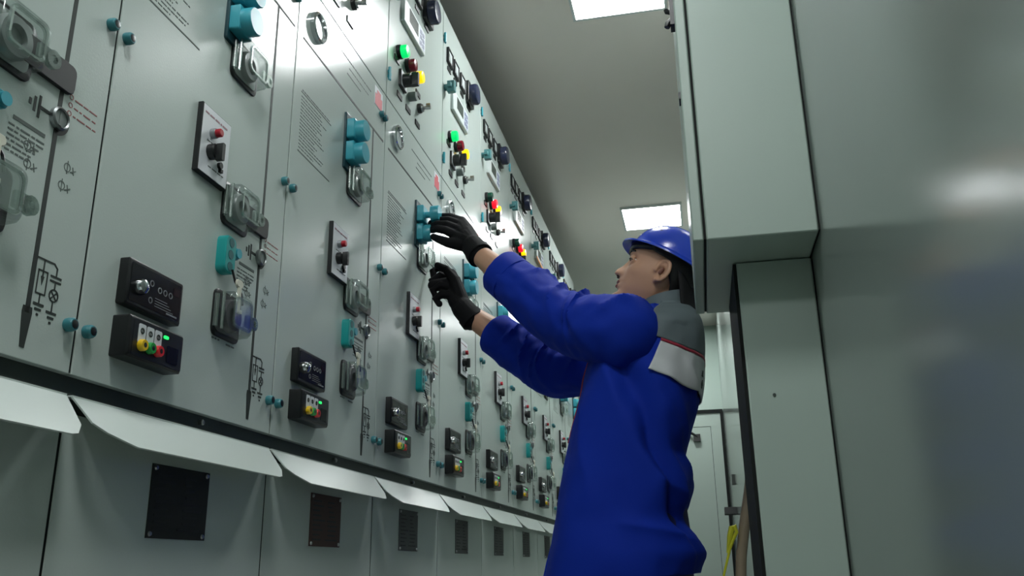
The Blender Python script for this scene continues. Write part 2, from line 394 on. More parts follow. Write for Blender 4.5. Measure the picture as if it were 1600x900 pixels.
    for z in (1.882, 1.821):
        hb = MB().prism(rrect(U(0.500),z-0.026,U(0.592),z+0.026,0.004),0.006,0.026,0.002).obj('knob_housing', TEAL, il)
        MB().lathe([(0.0265,0.026),(0.0265,0.046),(0.025,0.048)], c=(0,U(0.546),z), n=28).obj('knob_cap', TEAL, hb)
    MB().prism(rrect(U(0.602),1.822,U(0.635),1.866,0.003),0,0.030,0.002).obj('interlock_tongue', BLACKP, R)
    cover(R, 'a', 0.552, 1.722, 0.705, 1.795, 0.034, False, DIALG)
    cover(R, 'b', 0.577, 1.434, 0.722, 1.506, 0.034, True, DIALG)
    cover(R, 'c', 0.580, 1.231, 0.722, 1.305, 0.036, False, DIALD)
    # teal key block
    kb = MB().prism(rrect(U(0.568),1.337,U(0.632),1.405,0.011),0,0.018,0.002)
    kb = kb.obj('key_block', TEALK, R)
    kh = MB()
    for z in (1.393, 1.371, 1.349): kh.lathe([(0.0085,0.018),(0.0085,0.0186),(0.0035,0.0186)], c=(0,U(0.60),z), n=14)
    kh.obj('keyhole', mat('teal_shade',(8,92,94),0.5), kb)
    MB().prism(rrect(U(0.632)-0.002,1.372,U(0.668),1.394,0.007),0.003,0.014,0.002).lathe([(0.009,0.014),(0.009,0.018)], c=(0,U(0.652),1.383), n=16).obj('side_knob', TEAL, kb)
    ky = MB().tube([(0.020,U(0.61),1.345),(0.024,U(0.62),1.325),(0.03,U(0.645),1.305),(0.032,U(0.652),1.285)],0.0022,6).obj('key_cord', BLACKP, kb)
    kk = MB().prism(rrect(U(0.603),1.313,U(0.643),1.327,0.006),0.030,0.034,0.001); kk.box((0.030,U(0.617),1.268),(0.035,U(0.629),1.314)); kk.box((0.030,U(0.629),1.268),(0.035,U(0.642),1.274))
    kk.obj('hanging_key', CREAM, kb)
    # gas window ring
    rg = MB(); rg.lathe([(0.037,0),(0.037,0.010),(0.034,0.013),(0.030,0.012),(0.029,0.006)], c=(0,U(0.165),2.042), n=32, close=False)
    rgo = rg.obj('gas_gauge', CHROME, R); MB().lathe([(0.030,0.004),(0.0298,0.006)], c=(0,U(0.165),2.042), n=32).obj('gauge_face', mat('gauge_face',(178,186,184),0.2), rgo)
    # red warning label
    rd = MB().prism(rect(U(0.838),2.056,U(0.948),2.113),0,0.0008).obj('warning_label', LABELW, R)
    MB().prism(rect(U(0.846),2.058,U(0.940),2.092),0.0008,0.0012).prism(rect(U(0.87),2.092,U(0.92),2.106),0.0008,0.0012).obj('red_print', REDS, rd)
    # mimic diagram (printed)
    m = MB(); X = U(0.838)
    m.line([(U(0.055),1.977),(U(0.972),1.977)],0.006)
    m.line([(X,1.977),(X,1.425)],0.0075); m.line([(X,1.402),(X,1.150)],0.0075)
    m.prism([(X-0.004,1.104),(X+0.004,1.104),(X+0.0085,1.148),(X+0.0075,1.156),(X-0.0075,1.156),(X-0.0085,1.148)],0,0.0006)
    m.ringflat((X,1.413),0.0165,0.022,0,0.0006,10,-PI/2,PI*0.05)
    m.line([(X-0.016,1.413),(X-0.034,1.413)],0.005); m.line([(X-0.034,1.399),(X-0.034,1.427)],0.004); m.line([(X-0.042,1.404),(X-0.042,1.422)],0.004); m.line([(X-0.050,1.410),(X-0.050,1.416)],0.004)
    B_, Cc = U(0.868), U(0.910)
    m.line([(X,1.222),(Cc-0.006,1.222),(Cc,1.217),(Cc,1.206)],0.0022); m.line([(B_,1.222),(B_,1.200)],0.0022)
    m.line([(B_-0.008,1.207),(B_+0.008,1.207),(B_+0.008,1.177),(B_-0.008,1.177),(B_-0.008,1.207)],0.0018)
    m.prism([(B_-0.003,1.2),(B_,1.188),(B_+0.003,1.2)],0,0.0006)
    m.line([(B_,1.177),(B_,1.164)],0.002)
    for yy, zz in ((B_,1.163),(Cc,1.158)):
        m.line([(yy-0.008,zz),(yy+0.008,zz)],0.0032); m.line([(yy-0.0045,zz-0.0065),(yy+0.0045,zz-0.0065)],0.0032); m.line([(yy-0.0008,zz-0.013),(yy+0.0008,zz-0.013)],0.003)
    m.line([(Cc-0.009,1.2055),(Cc+0.009,1.2055)],0.0026); m.line([(Cc-0.009,1.1995),(Cc+0.009,1.1995)],0.0026); m.line([(Cc,1.1995),(Cc,1.190)],0.002)
    m.ringflat((Cc,1.181),0.0068,0.0088,0,0.0006,16); m.line([(Cc-0.005,1.176),(Cc+0.005,1.186)],0.0018); m.line([(Cc-0.005,1.186),(Cc+0.005,1.176)],0.0018); m.line([(Cc,1.172),(Cc,1.159)],0.002)
    m.obj('mimic_diagram', INK, R)['label'] = 'black printed single-line diagram'
    cr = MB().lathe([(0.016,0),(0.016,0.006),(0.0135,0.008),(0.012,0.006)], c=(0,X,1.413), n=24, close=False)
    cro = cr.obj('position_indicator', STEEL, R); MB().lathe([(0.0125,0.003),(0.012,0.005)], c=(0,X,1.413), n=20).prism(rect(X-0.0025,1.403,X+0.0025,1.423),0.005,0.0056).obj('indicator_face', DIALG, cro)
    tx = MB(); r = random.Random(11)
    tx.line([(U(0.067),1.846),(U(0.355),1.846)],0.0022); tx.line([(U(0.067),1.704),(U(0.365),1.704)],0.0026)
    glyph_line(tx, U(0.075), U(0.34), 1.852, 0.003, 3)
    for i in range(16):
        glyph_line(tx, U(0.07), U(0.07)+U(r.uniform(0.13,0.25)), 1.836-i*0.0082, 0.0022, 20+i)
    glyph_line(tx, U(0.42), U(0.79), 2.075, 0.004, 61); glyph_line(tx, U(0.52), U(0.76), 2.055, 0.003, 62)
    tx.line([(U(0.50),2.035),(U(0.66),2.035)],0.003)
    tx.line([(U(0.712),1.379),(U(0.805),1.379)],0.005)
    for i in range(6): glyph_line(tx, U(0.70), U(0.70)+U(r.uniform(0.07,0.11)), 1.368-i*0.0068, 0.0022, 40+i)
    for u, z in ((0.762,1.354),(0.770,1.331),(0.892,1.357),(0.882,1.329)):
        tx.ringflat((U(u),z),0.0052,0.0064,0,0.0005,12); tx.line([(U(u),z-0.009),(U(u),z+0.009)],0.001); tx.line([(U(u)+0.007,z-0.004),(U(u)+0.016,z+0.001)],0.0016); tx.line([(U(u)+0.010,z+0.004),(U(u)+0.013,z-0.006)],0.0012)
    glyph_line(tx, U(0.585), U(0.63), 1.222, 0.003, 51); glyph_line(tx, U(0.67), U(0.72), 1.220, 0.003, 52)
    tx.obj('printed_text', GREYINK, R)
    rt = MB()
    for i, z in enumerate((1.455,1.443,1.431)): glyph_line(rt, U(0.885), U(0.968), z, 0.0018, 70+i); rt.ringflat((U(0.872),z+0.001),0.003,0.004,0,0.0005,8)
    rt.obj('red_text', REDINK, R)
    # ---- upper compartment
    for k, (u, mm) in enumerate(((0.16,GLIT),(0.30,ROFF),(0.43,YLIT))):
        lb = MB().lathe([(0.022,0),(0.022,0.010),(0.020,0.012)], c=(0,U(u),2.327), n=20).obj('indicator_lamp', BLACKP, cd)
        lb.location = (0,0,0)
        MB().lathe([(0.0195,0.010),(0.0195,0.027),(0.0175,0.031),(0.010,0.0325)], c=(0,U(u),2.327), n=20).obj('lens', mm, lb)
    sw = MB().prism(rrect(U(0.175),2.220,U(0.275),2.278,0.004),0,0.008,0.001).obj('selector_switch', BLACKP, cd)
    MB().prism(rrect(U(0.180),2.224,U(0.270),2.274,0.003),0.0079,0.0084).obj('switch_plate', LABELW, sw)
    kn = MB().lathe([(0.021,0.0084),(0.021,0.032),(0.018,0.034)], c=(0,U(0.225),2.249), n=16); kn.prism(rrect(U(0.225)-0.007,2.227,U(0.225)+0.007,2.271,0.002),0.033,0.054)
    kn.obj('switch_knob', BLACKP, sw)
    MB().lathe([(0.015,0),(0.015,0.022),(0.013,0.024)], c=(0,U(0.355),2.236), n=16).obj('push_button', DIALG, cd)
    ks = MB().lathe([(0.016,0),(0.016,0.010),(0.014,0.012)], c=(0,U(0.52),2.246), n=18).obj('key_switch', BLACKP, cd)
    MB().lathe([(0.012,0.012),(0.012,0.018),(0.005,0.019),(0.005,0.030)], c=(0,U(0.52),2.246), n=16).prism(rrect(U(0.52)-0.004,2.240,U(0.52)+0.004,2.260,0.002),0.026,0.040).obj('switch_key', STEEL, ks)
    for u, z in ((0.135,2.293),(0.345,2.290),(0.50,2.292),(0.19,2.188),(0.335,2.186),(0.50,2.184)):
        MB().prism(rect(U(u)-0.021,z-0.0085,U(u)+0.021,z+0.0085),0,0.003).obj('label_strip', mat('engraved_label',(22,24,26),0.4), cd)
    mt = MB().prism(rrect(U(0.185),2.448,U(0.560),2.532,0.004),0,0.012,0.002).obj('meter_display', BEZEL, cd)
    MB().prism(rect(U(0.268),2.474,U(0.425),2.522),0.0119,0.0126).obj('screen', SCREEN, mt)
    MB().prism(rect(U(0.45),2.458,U(0.545),2.524),0.0119,0.0125).obj('keypad', LAV, mt)
    kp = MB()
    for i in range(3):
        for j in range(2): kp.prism(rrect(U(0.462+0.042*j),2.464+0.02*i,U(0.492+0.042*j),2.477+0.02*i,0.003),0.0125,0.0135)
    kp.obj('keypad_button', mat('keypad_grey',(120,128,150),0.5), mt)
    for u in (0.135, 0.285, 0.455):
        gm = MB(); yy, zz = U(u), 2.640
        for a, b in ((rect(yy-0.033,zz-0.030,yy-0.027,zz+0.030),0),(rect(yy+0.027,zz-0.030,yy+0.033,zz+0.030),0),(rect(yy-0.027,zz-0.030,yy+0.027,zz-0.022),0),(rect(yy-0.027,zz+0.025,yy+0.027,zz+0.030),0)): gm.prism(a,0,0.010,0.0008)
        gmo = gm.obj('panel_meter', BLACKP, cd)
        MB().prism(rect(yy-0.0275,zz-0.0225,yy+0.0275,zz+0.0255),0,0.006).obj('meter_face', GLASSW, gmo)
        MB().line([(yy-0.002,zz-0.014),(yy-0.014,zz+0.012)],0.0018,0.0066,0.006).obj('needle', INK, gmo)
        MB().prism(rect(yy-0.021,zz-0.056,yy+0.021,zz-0.042),0,0.003).obj('meter_label', mat('engraved_label',(22,24,26),0.4), cd)
    yy, zz = U(0.635), 2.645
    rm = MB().prism(rrect(yy-0.043,zz-0.046,yy+0.043,zz+0.046,0.006),0,0.014,0.001).obj('round_relay', BLACKP, cd)
    MB().lathe([(0.042,0.012),(0.042,0.036),(0.038,0.042),(0.025,0.044)], c=(0,yy,zz), n=28).obj('relay_cover', BLUED, rm)
    MB().prism(rect(yy-0.021,zz-0.066,yy+0.021,zz-0.052),0,0.003).obj('meter_label', mat('engraved_label',(22,24,26),0.4), cd)
    lt = MB().lathe([(0.012,0),(0.012,0.014)], c=(0,U(-0.022)+0.0365,2.490), n=14)
    y = U(-0.022)+0.0365
    lt.prism(rrect(y-0.011,2.468,y+0.011,2.512,0.003),0.012,0.040,0.002); lt.prism(rrect(y-0.022,2.481,y+0.020,2.499,0.003),0.016,0.030,0.002)
    lt.obj('door_latch', TEALG, cd)
    for z in (2.204, 2.685):
        MB().tube([(0.006,0.006,z-0.020),(0.006,0.006,z+0.020)],0.0045,8).prism(rect(0.004,z-0.012,0.026,z-0.004),0,0.004).prism(rect(0.004,z+0.004,0.026,z+0.012),0,0.004).obj('door_hinge', TEAL, cd)
    return R

P0 = make_panel()
LABELS = {-1: 'nearest grey-green switchgear panel, cut off by the left edge of the photo',
 0: 'large grey-green switchgear panel with the biggest whole pair of black boxes, second from the camera',
 1: 'grey-green switchgear panel with bronze-brown nameplate, left of the one being operated',
 2: 'grey-green switchgear panel that both black gloves are touching',
 3: 'grey-green switchgear panel directly right of the one the gloves touch',
 4: 'second grey-green switchgear panel to the right of the one the gloves touch',
 5: 'third grey-green switchgear panel to the right of the one the gloves touch',
 6: 'grey-green switchgear panel with an orange strip under its display',
 7: 'grey-green switchgear panel just right of the one with the orange strip',
 8: 'last and farthest grey-green switchgear panel at the end of the row'}
PANELS = {}
for k in range(-1, 9):
    o = P0 if k == 0 else copy_tree(P0)
    o.location = (FX, Y0+k*PW, 0)
    tag(o, LABELS[k], 'switchgear panel', 'switchgear panels in the row'); PANELS[k] = o
def kids(o, base): return [c for c in o.children if c.name.split('.')[0] == base]
def relens(k, which, m):
    door = kids(PANELS[k], 'compartment_door')[0]; lamps = sorted(kids(door, 'indicator_lamp'), key=lambda c: sum(v.co.y for v in c.data.vertices))
    L = kids(lamps[which], 'lens')[0]; L.data = L.data.copy(); L.data.materials[0] = m
for k in range(4, 9): relens(k, 0, GOFF); relens(k, 1, RLIT)
def swap(o, me_mats):
    o.data = o.data.copy(); o.data.materials[0] = me_mats
swap(kids(PANELS[1], 'nameplate')[0], PLATEB); kids(PANELS[1], 'nameplate')[0]['label'] = 'bronze-brown nameplate'
for k in range(2, 9): swap(kids(PANELS[k], 'nameplate')[0], PLATE_SHEEN)  # far plates take the paler colour that stands for their grazing reflection
ot = MB().line([(U(0.17),2.452),(U(0.57),2.440)],0.012,0.016,0.0135).obj('orange_strip', ORANGE, kids(PANELS[6], 'compartment_door')[0])
# upper interlock cap of the operated panel is pulled out
il2 = kids(PANELS[2], 'interlock_plate')[0]; hb = sorted(kids(il2, 'knob_housing'), key=lambda c: -c.data.vertices[0].co.z)[0]
cap = kids(hb, 'knob_cap')[0]; cap.data = MB().lathe([(0.010,0.026),(0.010,0.046),(0.0265,0.046),(0.0265,0.070),(0.025,0.072)], c=(0,U(0.546),1.882), n=28).mesh('knob_cap', TEAL)

# ------------------------------------------------------------------ right-hand cabinets
YB, ZB = 1.55, 0.84+0.3665*1.55
t = tag(empty('wall_cabinet', (0.14, YB, ZB)), 'pale green overhead wall cabinet hiding the back of the hard hat', 'wall cabinet')
def lb(a, b, base): return MB().box(tuple(a[i]-base[i] for i in range(3)), tuple(b[i]-base[i] for i in range(3)))
bs = (0.14, YB, ZB)
def soft(o, wd=0.003):
    m = o.modifiers.new('bevel', 'BEVEL'); m.width = wd; m.segments = 2; m.limit_method = 'ANGLE'; return o
soft(lb((0.0435,YB,ZB),(XR-0.0035,2.055,2.75),bs).obj('body', BOXP, t))
soft(lb((0.0185,YB,ZB),(0.0390,2.055,2.75),bs).obj('door', BOXP, t))
lb((0.039,YB+0.006,ZB+0.004),(0.0435,2.05,2.745),bs).obj('door_gap_shade', DARK, t)  # dark strip filling the open gap behind the door, painted as its shade
lb((XR-0.0035,YB+0.006,ZB+0.004),(XR-0.0002,2.05,2.745),bs).obj('wall_gap_shade', DARK, t)  # dark strip painted as the shade in the gap along the wall
lt = MB(); 
def pt(x, y, z): return (x-bs[0], y-bs[1], z-bs[2])
lt.prism([(YB+0.02-bs[1],1.885-ZB),(YB+0.05-bs[1],1.885-ZB),(YB+0.05-bs[1],1.945-ZB),(YB+0.02-bs[1],1.945-ZB)], 0.010-bs[0], 0.0187-bs[0])
lt.tube([pt(0.012,YB+0.035,1.922),pt(0.004,YB+0.035,1.925),pt(0.003,YB+0.035,1.930)],0.005,8)
lt.tube([pt(0.014,YB+0.035,1.905),pt(0.006,YB+0.035,1.897),pt(0.0025,YB+0.035,1.888)],[0.006,0.007,0.006],8)
lt.obj('latch', BLACKP, t)
lb((0.0150,YB+0.03,1.72),(0.0187,YB+0.06,1.735),bs).obj('door_pin', BLACKP, t)
YC = 1.69
t = tag(empty('floor_cabinet', (0.17, YC, 0)), 'narrow pale green floor cabinet below the overhead wall cabinet', 'floor cabinet')
bs = (0.17, YC, 0)
soft(lb((0.100,YC,0),(XR-0.003,2.02,ZB-0.002),bs).obj('body', BOXP, t))
lb((0.0935,YC+0.004,0.0),(0.100,2.0,ZB-0.003),bs).obj('side_seal', DARK, t)
lb((XR-0.003,YC+0.006,0),(XR-0.0002,2.0,ZB-0.004),bs).obj('wall_gap_shade', DARK, t)  # same dark strip for the shaded gap between cabinet and wall
MB().lathe([(0.003,0),(0.003,0.002)], axis=1, c=(0.146-0.17,-0.002,1.142), n=10).obj('screw', RAIL, t)
# small latch on the far right wall, hose, yellow cord
YL = 6.8
t = tag(empty('wall_bracket', (XR, YL, 1.22)), 'small dark bracket on the far right wall behind the hose', 'bracket')
MB().prism([(-0.03,-0.022),(0.16,-0.022),(0.16,0.022),(0.03,0.030)],-0.09,0,0.004).obj('plate', DARK, t); MB().box((-0.02,-0.02,0.19),(0,0.08,0.26)).obj('catch', RAIL, t)
h = MB().tube([(0.128,2.225,1.30),(0.131,2.22,1.20),(0.130,2.2,1.115),(0.122,2.2,1.07),(0.109,2.2,1.003),(0.092,2.2,0.931),(0.078,2.2,0.859),(0.072,2.2,0.80),(0.085,2.2,0.4),(0.13,2.2,0.013)],[0.0125]*10,14).obj('hose', mat('hose_brown',(150,134,114),0.5, var=0.1, vscale=30))
tag(h, 'tan rubber hose hanging behind the floor cabinet', 'hose')
h = MB().tube([(0.049,2.185,0.868),(0.056,2.18,0.905),(0.062,2.18,0.924),(0.069,2.18,0.928),(0.072,2.18,0.914),(0.063,2.18,0.898),(0.053,2.18,0.875),(0.041,2.18,0.838),(0.035,2.18,0.819),(0.02,2.18,0.6),(0.02,2.18,0.006)],[0.004,0.0065,0.007,0.005,0.0045,0.004,0.003,0.0028,0.0028,0.0028,0.0028],8).obj('yellow_cord', mat('yellow_cord',(205,205,50),0.5))
tag(h, 'thin yellow cord looped beside the tan hose', 'cord')

# ------------------------------------------------------------------ the worker
SKIN = mat('skin', (194, 148, 120), 0.48, bump=0.12, bscale=500, var=0.06, vscale=25)
BLUE = mat('jacket_blue', (9, 44, 156), 0.78, spec=0.18, bump=0.22, bscale=900, var=0.05, vscale=8)
YOKE = mat('jacket_grey', (92, 104, 108), 0.7, bump=0.2, bscale=900)
BAND = mat('jacket_band', (196, 200, 202), 0.6, bump=0.2, bscale=700)
PIPE = mat('jacket_piping', (150, 40, 58), 0.6)
GLOVE = mat('black_glove', (13, 13, 16), 0.75, spec=0.2, bump=0.35, bscale=700)
HAIR = mat('black_hair', (14, 13, 14), 0.5, bump=0.6, bscale=300, stretch=(1,1,0.15))
HAT = mat('hard_hat_blue', (34, 66, 190), 0.22, spec=0.6)
TROU = mat('trouser_navy', (24, 34, 92), 0.7)
BOOT = mat('boot_black', (20, 19, 19), 0.5)
MOUTH = mat('lip', (140, 78, 70), 0.45)
EYEW = mat('eye_white', (225, 222, 216), 0.2); IRIS = mat('iris', (40, 26, 20), 0.15)

def smooth(a, b, x): t = max(0, min(1, (x-a)/(b-a))); return t*t*(3-2*t)
def lerpt(tab, x):
    if x <= tab[0][0]: return tab[0][1:]
    for p, q in zip(tab[:-1], tab[1:]):
        if x <= q[0]:
            t = (x-p[0])/(q[0]-p[0]); return [a+(b-a)*t for a, b in zip(p[1:], q[1:])]
    return tab[-1][1:]
def crom(tab, x):
    """Catmull-Rom through table rows (key, values...)."""
    n = len(tab)
    for i in range(n-1):
        if x <= tab[i+1][0] or i == n-2:
            t = max(0, min(1, (x-tab[i][0])/(tab[i+1][0]-tab[i][0])))
            P = [tab[max(i-1,0)], tab[i], tab[i+1], tab[min(i+2,n-1)]]
            out = []
            for k in range(1, len(tab[0])):
                a, b, c_, d = (p[k] for p in P)
                out.append(0.5*(2*b+(-a+c_)*t+(2*a-5*b+4*c_-d)*t*t+(-a+3*b-3*c_+d)*t**3))
            return out
def gs(x, s): return math.exp(-(x/s)**2)
def cr(x, s): return math.exp(-(math.sqrt(x*x+(0.12*s)**2)-0.12*s)/(0.6*s))
def remesh(mb, name, m, voxel, parent, smooth_it=4):
    o = mb.obj(name, m); 
    r = o.modifiers.new('r', 'REMESH'); r.mode = 'VOXEL'; r.voxel_size = voxel; r.use_smooth_shade = True
    if smooth_it: k = o.modifiers.new('s', 'SMOOTH'); k.factor = 0.5; k.iterations = smooth_it
    me = bpy.data.meshes.new_from_object(o.evaluated_get(bpy.context.evaluated_depsgraph_get()))
    old = o.data; o.modifiers.clear(); o.data = me; bpy.data.meshes.remove(old); me.name = name
    if not me.materials: me.materials.append(m)
    for p in me.polygons: p.use_smooth = True
    if parent: o.parent = parent
    return o

# --- head in its own frame : x forward, y to the person's left, z up
def head_mb():
    #      z      front   back   halfwidth  exponent
    T = [(-0.112, 0.050, 0.000, 0.016), (-0.106, 0.074, 0.010, 0.030), (-0.092, 0.083, 0.018, 0.043), (-0.070, 0.085, 0.030, 0.055), (-0.045, 0.086, 0.062, 0.063),
         (-0.020, 0.084, 0.086, 0.068), (0.005, 0.082, 0.096, 0.071), (0.030, 0.086, 0.101, 0.074), (0.055, 0.086, 0.102, 0.075), (0.080, 0.074, 0.092, 0.069), (0.100, 0.052, 0.068, 0.053), (0.113, 0.022, 0.034, 0.026), (0.117, 0.004, 0.006, 0.005)]
    rows = []; N = 72; H = 90
    for i in range(H+1):
        z = -0.112+0.229*i/H
        xf, xb, hw = crom(T, z)
        row = []
        for k in range(N):
            a = 2*PI*k/N; ca, sa = math.cos(a), math.sin(a)
            e = 0.88
            x = (xf if ca > 0 else xb)*(abs(ca)**e)*(1 if ca > 0 else -1); y = hw*(abs(sa)**e)*(1 if sa > 0 else -1)
            if ca > 0:
                nose = smooth(0.012,-0.030,z)*smooth(-0.046,-0.034,z)
                x += 0.025*nose*gs(y, 0.010+0.005*smooth(-0.005,-0.035,z))+0.006*gs(z-0.004,0.012)*gs(y,0.008)
                x += 0.006*gs(z+0.034,0.009)*(gs(y-0.013,0.007)+gs(y+0.013,0.007))
                x += 0.0105*gs(z+0.052,0.006)*gs(y,0.022)+0.0105*gs(z+0.066,0.006)*gs(y,0.019)-0.004*gs(z+0.059,0.0025)*gs(y,0.020)-0.004*gs(z+0.080,0.006)*gs(y,0.022)
                x += 0.016*gs(z+0.096,0.014)*gs(y,0.024)
                x += -0.012*gs(z-0.002,0.012)*(gs(y-0.034,0.016)+gs(y+0.034,0.016))+0.005*gs(z-0.023,0.009)*(gs(y-0.03,0.022)+gs(y+0.03,0.022))
                ck = gs(z+0.022,0.018)*(gs(abs(y)-0.048,0.018)); x += 0.004*ck; y *= 1+0.05*ck
            row.append((x, y, z))
        rows.append(row)
    m = MB().grid(rows)
    for s in (1, -1):   # ears : shell plate, rim and lobe
        def ep(a, r=1.0, dy=0.0):
            px = -0.012+(-0.0175*r*math.cos(a)); pz = -0.014+0.029*r*math.sin(a)
            return (px-0.10*(pz+0.010), s*(0.0715+dy-0.42*(px+0.0)), pz)
        m.tube([ep(2*PI*i/24-1.9, 0.95, 0.004) for i in range(21)], [0.0035+0.0022*math.sin(PI*i/20) for i in range(21)], 8)
        m.tube([ep(2*PI*i/12-1.2, 0.55, 0.001) for i in range(8)], 0.0032, 8)
        pl = [ep(2*PI*i/20, 0.95, -0.003) for i in range(20)]; pi = [(p[0], p[1]-s*0.014, p[2]) for p in pl]
        m.add(pl+pi, [tuple(range(20)), tuple(range(20,40))]+[(i,(i+1)%20,20+(i+1)%20,20+i) for i in range(20)])
        m.chain([(0.0745,s*0.019,0.000),(0.0785,s*0.028,0.0085),(0.0765,s*0.038,0.0085),(0.0680,s*0.050,0.001)],[0.003,0.0045,0.0045,0.003],10)
        m.chain([(0.0745,s*0.019,-0.002),(0.0765,s*0.028,-0.0085),(0.0745,s*0.038,-0.0085),(0.0680,s*0.050,-0.001)],[0.003,0.0038,0.0038,0.003],10)
        m.chain([(-0.004,s*0.072,-0.041),(-0.007,s*0.073,-0.035)],[0.0068,0.006],10)
    return m
HEAD_POS = Vector((-0.066, 2.25, 1.580)); HEAD_S = 1.03
HEAD_M = Matrix.Translation(HEAD_POS) @ Matrix.Rotation(math.radians(183), 4, 'Z') @ Matrix.Rotation(math.radians(-22.5), 4, 'Y') @ Matrix.Scale(HEAD_S, 4)
def hx(mb):
    mb.v = [tuple(HEAD_M @ Vector(p)) for p in mb.v]; return mb

LS, LE, LW = Vector((-0.130,2.15,1.388)), Vector((-0.337,2.18,1.466)), Vector((-0.590,2.345,1.722))
RS, RE, RW = Vector((-0.10,2.40,1.385)), Vector((-0.422,2.47,1.402)), Vector((-0.664,2.46,1.585))
body = hx(head_mb())
body.chain([(-0.060,2.25,1.560),(-0.056,2.25,1.50),(-0.055,2.25,1.43)],[0.052,0.054,0.066],24)      # neck
tr = []
for z, cx, a, b in ((0.86,-0.16,0.11,0.16),(0.95,-0.17,0.115,0.165),(1.08,-0.16,0.10,0.145),(1.22,-0.13,0.105,0.155),(1.34,-0.10,0.105,0.165),(1.42,-0.075,0.075,0.14),(1.46,-0.05,0.05,0.08)):
    tr.append([(cx+a*math.cos(2*PI*k/28), 2.25+b*math.sin(2*PI*k/28), z) for k in range(28)])
body.grid(tr)
body.chain([LS,LE],[0.050,0.044],16).chain([LE,LE.lerp(LW,0.35),LW],[0.043,0.046,0.0285],18)
body.chain([RS,RE],[0.056,0.044],16).chain([RE,RE.lerp(RW,0.35),RW],[0.043,0.046,0.0285],18)
FOOT = {1: Vector((-0.14,2.13,0.0)), -1: Vector((-0.20,2.37,0.0))}
HIP = {1: Vector((-0.16,2.16,0.86)), -1: Vector((-0.17,2.34,0.86))}
KNEE = {1: Vector((-0.17,2.14,0.47)), -1: Vector((-0.21,2.36,0.47))}
for s in (1,-1):
    body.chain([HIP[s],KNEE[s]],[0.082,0.055],18).chain([KNEE[s],KNEE[s].lerp(FOOT[s],0.35),FOOT[s]+Vector((0,0,0.10))],[0.052,0.054,0.036],18)
    body.chain([FOOT[s]+Vector((0.02,0,0.055)),FOOT[s]+Vector((-0.14,0,0.045))],[0.036,0.034],14)
person = remesh(body, 'person', SKIN, 0.0034, None, 2)
tag(person, 'worker in blue jacket, blue hard hat and black gloves reaching to the panel', 'person')

# --- face details
for s in (1, -1):
    e = hx(MB().lathe([(0.0005,-0.0118),(0.006,-0.010),(0.0105,-0.005),(0.0118,0),(0.0105,0.005),(0.006,0.010),(0.0005,0.0118)], c=(0.0630,s*0.0325,0.000), axis=0, n=16)).obj('eye', EYEW, person)
    hx(MB().lathe([(0.0056,0.0106),(0.004,0.0116),(0.0005,0.0121)], c=(0.0630,s*0.0325,0.000), axis=0, n=14)).obj('iris', IRIS, e)
    hx(MB().chain([(0.0775,s*0.021,0.002),(0.0815,s*0.030,0.0062),(0.0790,s*0.039,0.0055),(0.0705,s*0.050,0.000)],[0.0012,0.0018,0.0018,0.0012],6)).obj('eyelash', HAIR, person)
    b = MB(); pts = [(0.0835,s*0.014,0.021),(0.0845,s*0.024,0.0255),(0.0815,s*0.036,0.0275),(0.073,s*0.049,0.0245)]
    hx(b.chain(pts,[0.0035,0.0042,0.0038,0.002],8)).obj('eyebrow', HAIR, person)
lp = MB()
lp.chain([(0.0760,0.021,-0.0580),(0.0895,0.010,-0.0545),(0.0925,0,-0.0550),(0.0895,-0.010,-0.0545),(0.0760,-0.021,-0.0580)],[0.0022,0.0045,0.0048,0.0045,0.0022],8)
lp.chain([(0.0760,0.020,-0.0600),(0.0890,0.009,-0.0650),(0.0915,0,-0.0660),(0.0890,-0.009,-0.0650),(0.0760,-0.020,-0.0600)],[0.0022,0.0046,0.0052,0.0046,0.0022],8)
hx(lp).obj('lips', MOUTH, person)
NOST = mat('nostril', (60, 34, 30), 0.7)
for s in (1, -1): hx(MB().chain([(0.0935,s*0.0062,-0.0395),(0.0985,s*0.0070,-0.0405)],[0.0032,0.0030],8)).obj('nostril', NOST, person)
hx(MB().chain([(0.0810,0.014,-0.0960),(0.0880,0.006,-0.0985),(0.0890,0,-0.0990),(0.0880,-0.006,-0.0985),(0.0810,-0.014,-0.0960)],[0.004,0.0060,0.0065,0.0060,0.004],10)).obj('goatee', HAIR, person)
for s in (1, -1): hx(MB().chain([(-0.008,s*0.0770,-0.020),(-0.012,s*0.0785,-0.010)],[0.0050,0.0045],8)).obj('ear_hollow_shade', mat('skin_shade',(120,78,64),0.6), person)  # darker skin blob, shade inside the ear put into its colour
# hair cap under the hat, down the nape
hr = []
for i in range(15):
    z = -0.075+0.165*i/14; row = []
    for k in range(40):
        a = math.radians(74+212*k/39)
        xf, xb, hw = crom([(-0.08,0.05,0.060,0.050),(-0.045,0.08,0.078,0.064),(-0.01,0.08,0.093,0.0715),(0.03,0.08,0.104,0.0765),(0.06,0.08,0.105,0.077),(0.09,0.08,0.09,0.066)], z)
        if z < 0.026: a = math.radians(98+12*smooth(0.015,-0.06,z)*2+(164-24*smooth(0.015,-0.06,z)*2)*k/39)
        row.append(((xb+0.005)*math.cos(a)*1.0, (hw+0.0035)*math.sin(a), z))
    hr.append(row)
hm = MB().grid(hr, closed=False, capend=False)
ho = hx(hm).obj('hair', HAIR, person); so = ho.modifiers.new('s','SOLIDIFY'); so.thickness = 0.006; so.offset = 1

